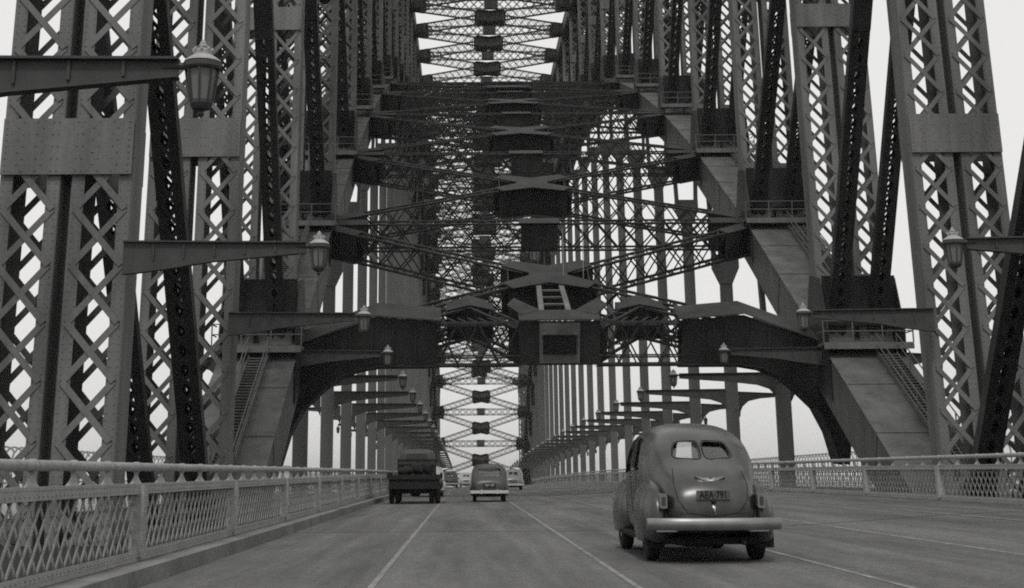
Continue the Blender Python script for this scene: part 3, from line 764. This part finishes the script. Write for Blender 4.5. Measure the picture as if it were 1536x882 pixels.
for s in (-1, 1):
    f = MB(); ellipsoid(f, (s * .65, 1.0, .52), (.225, .80, .50), 24, 14, .25, .93); ellipsoid(f, (s * .57, .82, .52), (.24, .56, .40), 20, 12, .3, .95)
    f.build('rear_fender', 'paint', sed, smooth=True)
    f = MB(); ellipsoid(f, (s * .62, 4.05, .50), (.225, .80, .50), 24, 14, .26, .93); f.build('front_fender', 'paint', sed, smooth=True)
    f = MB(); ellipsoid(f, (s * .66, 4.78, .72), (.13, .14, .13), 14, 10); f.build('headlight', 'chrome', sed, smooth=True)
    f = MB(); f.box((s * .62, 1.6, .26), (s * .82, 3.5, .31)); f.build('running_board', 'dark', sed)
    # tail lamps standing on the fenders
    f = MB(); c = [(s * .61 + a, b_) for a, b_ in rounded([(-.048, .66), (.048, .66), (.048, .84), (-.048, .84)], .03)]
    f.prism([V((a, .10, b_)) for a, b_ in c], (0, .30, 0)); tl = f.build('tail_lamp', 'chrome', sed)
    f = MB(); c = [(s * .61 + a, b_) for a, b_ in rounded([(-.024, .695), (.024, .695), (.024, .80), (-.024, .80)], .015)]
    f.prism([V((a, .093, b_)) for a, b_ in c], (0, .02, 0)); f.build('lens', 'tail', tl)
    wheel(sed, s * .67, .98, .36, .18, 'chrome'); wheel(sed, s * .67, 4.02, .36, .18, 'chrome')
    f = MB(); f.box((s * .56, .52, .17), (s * .82, .55, .34)) ; f.build('mud_flap', 'rubber', sed)
# chassis, axle, differential, tank
f = MB(); f.box((-.6, .35, .22), (.6, 4.6, .30)); f.tube([(-.66, .98, .36), (.66, .98, .36)], .045, 8); ellipsoid(f, (0, .98, .34), (.16, .18, .15), 14, 10)
ellipsoid(f, (-.12, .55, .27), (.42, .26, .09), 14, 8); f.tube([(.38, .1, .25), (.38, 1.8, .24)], .03, 8); f.build('underbody', 'dark', sed)
# rear apron between the fenders
f = MB(); f.prism([V((-.70, .16, .38)), V((.70, .16, .38)), V((.72, .30, .60)), V((-.72, .30, .60))], (0, .1, 0)); f.build('rear_apron', 'paint2', sed)
# bumper, slightly bowed
f = MB(); N = 18; P_ = []
prof = [(-.055, .0), (-.03, -.03), (.03, -.035), (.06, -.0), (.05, .03), (-.05, .03)]
st_ = []
for i in range(N + 1):
    xx = -.83 + 1.66 * i / N; yy = -.13 + .2 * abs(xx / .83) ** 3.2
    k = len(f.v); f.v += [V((xx, yy + b_, .475 + a * 1.25)) for a, b_ in prof]
for i in range(N):
    for j in range(6): a = i * 6 + j; b_ = i * 6 + (j + 1) % 6; f.f.append((a, a + 6, b_ + 6, b_))
f.f.append(tuple(range(6))); f.f.append(tuple(N * 6 + j for j in range(5, -1, -1)))
for s in (-1, 1): f.bar((s * .42, -.09, .46), (s * .42, .4, .42), .05, .05)
bo = f.build('bumper', 'chrome', sed, smooth=True); bo.data.set_sharp_from_angle(angle=R(50))
# boot handle, badge, plate
f = MB(); f.tube([(0.0, -.005, .70), (0.0, -.035, .67), (0.008, -.02, .60), (.012, .0, .555)], [.028, .026, .018, .008], 8); f.build('boot_handle', 'bright', sed, smooth=True)
f = MB(); ellipsoid(f, (0, -.015, .745), (.032, .03, .035), 10, 8); f.build('plate_lamp', 'dark', sed)
f = MB()
def wing(s): return [V((0, .225, 1.005)), V((s * .05, .225, 1.03)), V((s * .19, .25, 1.045)), V((s * .14, .245, 1.015)), V((s * .09, .24, 1.00)), V((s * .04, .225, .985)), V((0, .22, .965))]
for s in (-1, 1): f.prism(wing(s), (0, .05, 0))
f.build('winged_badge', 'bright', sed)
f = MB(); f.box((-.21, .05, .765), (.21, .066, .875)); pl = f.build('number_plate', 'plate', sed)
def text(s_, size, loc, rot, m, parent, nm='lettering', ext=.002, sx=1):
    c = bpy.data.curves.new(nm, 'FONT'); c.body = s_; c.size = size; c.align_x = 'CENTER'; c.align_y = 'CENTER'; c.extrude = ext; c.offset = size * .008
    o = bpy.data.objects.new(nm, c); COL.objects.link(o); dg = bpy.context.evaluated_depsgraph_get()
    me = bpy.data.meshes.new_from_object(o.evaluated_get(dg)); bpy.data.objects.remove(o)
    me.materials.append(M[m]); q = bpy.data.objects.new(nm, me); COL.objects.link(q); q.parent = parent; q.location = loc; q.rotation_euler = rot; q.scale = (sx, 1, 1); return q
text('AEA·791', .125, (0, .046, .82), (R(90), 0, 0), 'letter', pl, sx=.78)
# body seams: boot lid line
f = MB(); pts = []
def ytail(x_, z_): return .02 + max(0, (z_ - .74)) * .62 + x_ * x_ * .38
seam = [(-.43, 1.14), (-.46, .95), (-.43, .76), (-.32, .61), (0, .56), (.32, .61), (.43, .76), (.46, .95), (.43, 1.14)]
bpy.context.view_layer.update()
def hit(b_obj, x_, z_):
    r = b_obj.ray_cast(V((x_, -2, z_)), V((0, 1, 0)));  return r[1].y if r[0] and r[1].y < 1.6 else None
pp_ = []
for (a, b_), (c, d_) in zip(seam, seam[1:]):
    for k in range(6):
        t_ = k / 6; xx, zz_ = a + (c - a) * t_, b_ + (d_ - b_) * t_; yy = hit(body, xx, zz_)
        if yy is not None: pp_.append(V((xx, yy, zz_)))
if len(pp_) > 2: f.tube(pp_, .006, 5); f.build('boot_seam', 'dark', sed)
for s__ in (-1, 1):
    for ys_ in (1.62, 2.07, 3.06):
        pts = []
        for k in range(14):
            z_ = .36 + k * .085 if ys_ != 1.62 else .92 + k * .04
            q = body.ray_cast(V((s__ * 2, ys_, z_)), V((-s__, 0, 0)))
            if q[0]: pts.append(q[1])
        if len(pts) > 2: f = MB(); f.tube(pts, .006, 5); f.build('door_seam', 'dark', sed)
    pts = []
    for k in range(20):
        y_ = 1.3 + k * .1; q = body.ray_cast(V((s__ * 2, y_, 1.06)), V((-s__, 0, 0)))
        if q[0]: pts.append(q[1])
    f = MB(); f.tube(pts, .009, 5); f.build('belt_moulding', 'chrome', sed)
# rear window rubber frame
for p in rw:
    ring = []
    for a, b_ in p:
        cx_ = sum(q[0] for q in p) / len(p); cz_ = sum(q[1] for q in p) / len(p); a2, b2 = cx_ + (a - cx_) * 1.07, cz_ + (b_ - cz_) * 1.12
        yy = hit(body, a2, b2)
        if yy is None: yy = yrear(a2, b2)
        ring.append(V((a2, yy, b2)))
    f = MB(); f.tube(ring + [ring[0]], .008, 6); f.build('window_seal', 'dark', sed)
# place plate, badge and handle on the surface
for o_ in list(sed.children):
    if o_.name.split('.')[0] in ('number_plate', 'winged_badge', 'boot_handle', 'plate_lamp'):
        cz_ = {'number_plate': (.82, .05), 'winged_badge': (1.0, .225), 'boot_handle': (.64, -.02), 'plate_lamp': (.745, -.0)}[o_.name.split('.')[0]]
        yy = hit(body, 0, cz_[0])
        if yy is not None:
            o_.location.y = yy - cz_[1] - (.02 if o_.name.startswith('number') else .012)
            if o_.name.startswith('number'): o_.location.y = hit(body, 0, .77) - .05 - .03
# seats and driver
f = MB(); f.box((-.62, 1.25, .3), (.62, 1.4, 1.18)); f.box((-.62, 1.4, .3), (.62, 1.95, .65)); f.box((-.62, 2.35, .3), (.62, 2.5, 1.2)); f.build('seat', 'trim', sed)
f = MB(); pts = [(.36 + .19 * math.cos(a), 3.02 + .07 * math.sin(a), 1.02 + .19 * math.sin(a)) for a in [i * math.pi / 8 for i in range(17)]]; f.tube(pts, .014, 6); f.build('steering_wheel', 'dark', sed)
def person(label, loc, rz, scale, parent_scale=1):
    t = empty('person', loc, rz); t.scale = (scale,) * 3
    tag(t, label, 'person')
    vs = [(0, 0, .0), (0, .0, .22), (0, -.02, .42), (0, -.01, .52), (0, .02, .62), (.19, -.01, .44), (.25, .12, .2), (.16, .42, .22), (-.19, -.01, .44), (-.25, .12, .2), (-.16, .42, .22), (.10, .1, -.03), (.13, .46, .02), (.13, .56, -.38), (.13, .68, -.40), (-.10, .1, -.03), (-.13, .46, .02), (-.13, .56, -.38), (-.13, .68, -.40)]
    ed = [(0, 1), (1, 2), (2, 3), (3, 4), (2, 5), (5, 6), (6, 7), (2, 8), (8, 9), (9, 10), (0, 11), (11, 12), (12, 13), (13, 14), (0, 15), (15, 16), (16, 17), (17, 18)]
    rad = [.16, .15, .14, .055, .095, .07, .05, .035, .07, .05, .035, .09, .075, .045, .04, .09, .075, .045, .04]
    me = bpy.data.meshes.new('body'); me.from_pydata(vs, ed, []); o = bpy.data.objects.new('body', me); COL.objects.link(o); o.parent = t
    o.modifiers.new('skin', 'SKIN'); 
    for i, r_ in enumerate(rad): me.skin_vertices[0].data[i].radius = (r_, r_)
    me.skin_vertices[0].data[0].use_root = True
    subsurf(o, 2); bake(o); o.data.materials.clear(); o.data.materials.append(M['cloth'])
    h = MB(); ellipsoid(h, (0, .03, .68), (.075, .095, .115), 16, 12); ellipsoid(h, (0, .125, .665), (.014, .02, .025), 8, 6)
    for s in (-1, 1): ellipsoid(h, (s * .077, .02, .67), (.012, .025, .035), 8, 6)
    h.build('head', 'skin', t, smooth=True)
    h = MB(); h.lathe((0, .02, 0), [(.13, .735), (.135, .742), (.092, .75), (.088, .83), (.06, .86), (.01, .865)], 18); h.build('hat', 'cloth', t, smooth=True)
    return t
c_, s_ = math.cos(R(0.2)), math.sin(R(0.2))
def onsed(x_, y_, z_): return (CARX + SC * (x_ * c_ - y_ * s_), CARY + SC * (x_ * s_ + y_ * c_), gz(CARX, CARY) + SC * z_)
person('driver in a dark coat and hat seen through the rear window of the near sedan', onsed(.34, 2.72, .72), R(0.2), 1.02)

# --- small car ahead -------------------------------------------------
S2 = [(.0, .72, .42, .5, .56, .5, .36), (.08, .88, .5, .62, .66, .6, .32), (.25, .96, .54, .76, .70, .66, .28), (.42, 1.08, .64, .84, .72, .68, .26), (.60, 1.32, .67, .88, .73, .69, .25), (.80, 1.47, .67, .90, .74, .69, .24),
      (1.3, 1.51, .67, .91, .75, .70, .24), (1.8, 1.52, .67, .91, .75, .70, .24), (2.3, 1.48, .62, .90, .74, .70, .24), (2.55, 1.32, .52, .90, .72, .69, .25), (2.85, .98, .48, .86, .68, .67, .27), (3.5, .92, .4, .8, .6, .62, .3), (3.85, .78, .3, .66, .5, .54, .36)]
def small_car(nm, label, paint, X_, Y_, sc_, rz=0, big_window=True):
    rwin = [rounded([(-.50, .98), (.50, .98), (.46, 1.33), (-.46, 1.33)], .08)] if big_window else [rounded([(-.36, 1.06), (-.03, 1.06), (-.03, 1.3), (-.3, 1.3)], .05), rounded([(.03, 1.06), (.36, 1.06), (.3, 1.3), (.03, 1.3)], .05)]
    sp = dict(paint=paint, stations=S2, cuts=[('y', p, .0, 1.2) for p in rwin] + [('y', rounded([(-.5, 1.0), (.5, 1.0), (.44, 1.36), (-.44, 1.36)], .08), 2.2, 3.3), ('x', rounded([(.95, 1.0), (2.35, .98), (2.2, 1.36), (1.05, 1.34)], .08), -1, 1)],
              panes=[('rear_window', p, lambda a, b_: .5 + (b_ - 1.0) * .75 + a * a * .1, 'window_dark', 0) for p in rwin])
    t, bd = car(nm, label, 'car', sp, (X_, Y_, gz(X_, Y_)), rz, sc_)
    for s in (-1, 1):
        f = MB(); ellipsoid(f, (s * .62, .72, .48), (.19, .62, .34), 18, 12, .24, .9); f.build('rear_fender', paint, t, smooth=True)
        f = MB(); ellipsoid(f, (s * .62, 3.15, .46), (.19, .62, .34), 18, 12, .24, .9); f.build('front_fender', paint, t, smooth=True)
        wheel(t, s * .60, .72, .30, .15); wheel(t, s * .60, 3.1, .30, .15)
        f = MB(); ellipsoid(f, (s * .62, .13, .62), (.045, .04, .06), 10, 8); f.build('tail_lamp', 'tail', t)
    f = MB(); f.bar((-.76, -.10, .40), (.76, -.10, .40), .06, .12); 
    for s in (-1, 1): f.bar((s * .32, -.14, .32), (s * .32, -.14, .5), .05, .06, V((0, 1, 0))); f.bar((s * .76, -.10, .4), (s * .80, .1, .4), .05, .12)
    f.build('bumper', 'bright', t)
    f = MB(); f.box((-.58, .2, .2), (.58, 3.6, .28)); f.build('underbody', 'dark', t)
    f = MB(); f.box((-.25, -.05, .60), (.25, -.035, .72)); p_ = f.build('number_plate', 'dark', t); text('AJH 180', .11, (0, -.053, .66), (R(90), 0, 0), 'letterL', p_)
    return t
small_car('small_car', 'small dark saloon with a wide rear window and bright bumper, centre lane ahead', 'paint2', CX + .98, 63.4, 1.0)
small_car('small_car', 'grey rounded saloon partly hidden to the right of the dark centre-lane saloon', 'paintM', CX + 3.55, 115, 1.0, 0, False)
small_car('small_car', 'pale saloon peeping out from behind the right edge of the flat-bed truck', 'paintL', CX - 1.85, 79, 1.02, 0, False)
small_car('small_car', 'pale saloon far ahead, left of the centre-lane saloon near the road crest', 'paintL', CX + .1, 172, 1.05, 0, False)
small_car('small_car', 'tiny dark saloon farthest along the left lane beside the truck', 'paint2', CX - 1.5, 152, 1.05, 0, False)

# --- truck -----------------------------------------------------------
TXk, TYk = CX - 1.98, 60.0
tk = empty('flatbed_truck', (TXk, TYk, gz(TXk, TYk))); tag(tk, 'dark flat-bed truck with twin rear tyres and a tall cab, in the left lane', 'truck')
f = MB(); f.box((-1.05, 0, .98), (1.05, 3.4, 1.08)); f.box((-1.05, -.05, .92), (1.05, 0, 1.10)); 
for s in (-1, 1): f.box((s * 1.05, 0, .95), (s * 1.0, 3.4, 1.16))
f.build('tray', 'truck', tk)
f = MB()
for hh in (1.25, 1.42, 1.6): f.box((-.78, 3.32, hh), (.78, 3.37, hh + .09))
for xx in (-.78, 0, .74): f.box((xx, 3.37, 1.05), (xx + .05, 3.42, 1.72))
f.build('headboard', 'truck', tk)
f = MB(); st = []
for (y, zt, wt) in ((3.5, 1.98, .68), (3.56, 2.08, .72), (4.1, 2.13, .74), (4.5, 2.08, .72), (4.75, 1.8, .68), (4.95, 1.35, .66), (5.8, 1.2, .5), (6.1, 1.0, .42)):
    st.append((y, [(0, .6), (.7, .6), (.78, .7), (.78, 1.0), (.76, 1.25 if zt > 1.3 else zt - .1), (wt, zt - .12), (wt * .8, zt - .02), (0, zt)]))
cb = subsurf(loft(st).build('cab', 'truckcab', tk), 1); bake(cb)
f = MB(); f.prism([V((a, 3.49, b_)) for a, b_ in rounded([(-.42, 1.7), (.42, 1.7), (.42, 1.92), (-.42, 1.92)], .06)], (0, .03, 0)); f.build('rear_window', 'tail', cb)
f = MB(); 
for s in (-1, 1): f.box((s * .28, .05, .72), (s * .40, 6.0, .86))
f.tube([(-.8, .9, .44), (.8, .9, .44)], .06, 8); ellipsoid(f, (0, .9, .46), (.2, .22, .2), 14, 10); f.box((-.98, .02, .56), (.98, .06, .92)); f.box((-.6, .3, .45), (.6, 3.2, .72)); f.build('chassis', 'dark', tk)
for s in (-1, 1):
    for xx in (.66, .90): wheel(tk, s * xx, .9, .42, .19, 'dark')
    wheel(tk, s * .78, 5.2, .42, .19, 'dark')
    f = MB(); f.box((s * .56, 1.34, .3), (s * 1.0, 1.37, .7)); f.build('mud_flap', 'rubber', tk)
    f = MB(); ellipsoid(f, (s * .86, 5.25, .72), (.2, .55, .3), 16, 10, .5); f.build('front_fender', 'truckcab', tk, smooth=True)
# load: sacks and a coil on the tray
GS = 'bundles lying on the truck tray'
lbl = ['lumpy dark sack on the left of the truck tray', 'upright lumpy sack in the middle of the truck tray', 'taller pale-tipped bundle towards the right of the truck tray']
for i, (xx, r_, hh) in enumerate(((-.38, .32, .16), (.10, .25, .23), (.48, .2, .27))):
    f = MB(); ellipsoid(f, (0, 0, hh), (r_, .34, hh), 18, 12, .005, .85)
    for v in f.v: v += V((math.sin(v.z * 13 + i) * .03, math.cos(v.x * 17) * .03, math.sin(v.x * 11 + i * 2) * .03 if v.z > .03 else 0))
    f.tube([(0, 0, 2 * hh - .03), (.02, 0, 2 * hh + .07)], [.05, .08], 8)
    o = f.build('sack', 'truck', None, smooth=True, loc=(TXk + xx, TYk + .7 + i * .35, gz(TXk, TYk) + 1.08)); tag(o, lbl[i], 'sack', GS)

# ropes left hanging from the bracing over the portal
for i_, (xx, yy, z0, z1) in enumerate(((.85, yz(.45), 9.9, 14.6), (2.05, yz(.5), 9.6, 15.0))):
    f = MB(); f.tube([(0, 0, z0 - z1), (0.01, 0, 0)], .022, 6); f.tube([(-.35, 0, z0 - z1 + .1), (0, 0, z0 - z1), (.3, 0, z0 - z1 + .15)], .03, 6); f.lathe((0, 0, z0 - z1), [(.03, -.12), (.09, -.08), (.09, .05), (.03, .1)], 8)
    o = f.build('hanging_rope', 'rail', None, loc=(xx, yy, z1)); tag(o, ('rope' if i_ == 0 else 'longer rope') + ' with a hook hanging over the portal, ' + ('nearest its middle' if i_ == 0 else 'further right'), 'rope', 'ropes hanging over the portal')
# ------------------------------------------------------------------ thin haze
hz = MB(); hz.box((-9500, -3500, -56), (9500, 16500, 90)); hm_ = bpy.data.materials.new('thin_haze'); hm_.use_nodes = True
for q in list(hm_.node_tree.nodes):
    if q.type == 'BSDF_PRINCIPLED': hm_.node_tree.nodes.remove(q)
vp_ = hm_.node_tree.nodes.new('ShaderNodeVolumePrincipled'); vp_.inputs['Density'].default_value = .00011; vp_.inputs['Color'].default_value = (.95, .95, .94, 1)
hm_.node_tree.links.new(vp_.outputs[0], hm_.node_tree.nodes['Material Output'].inputs['Volume'])
tag(hz.build('haze', hm_), kind='stuff')
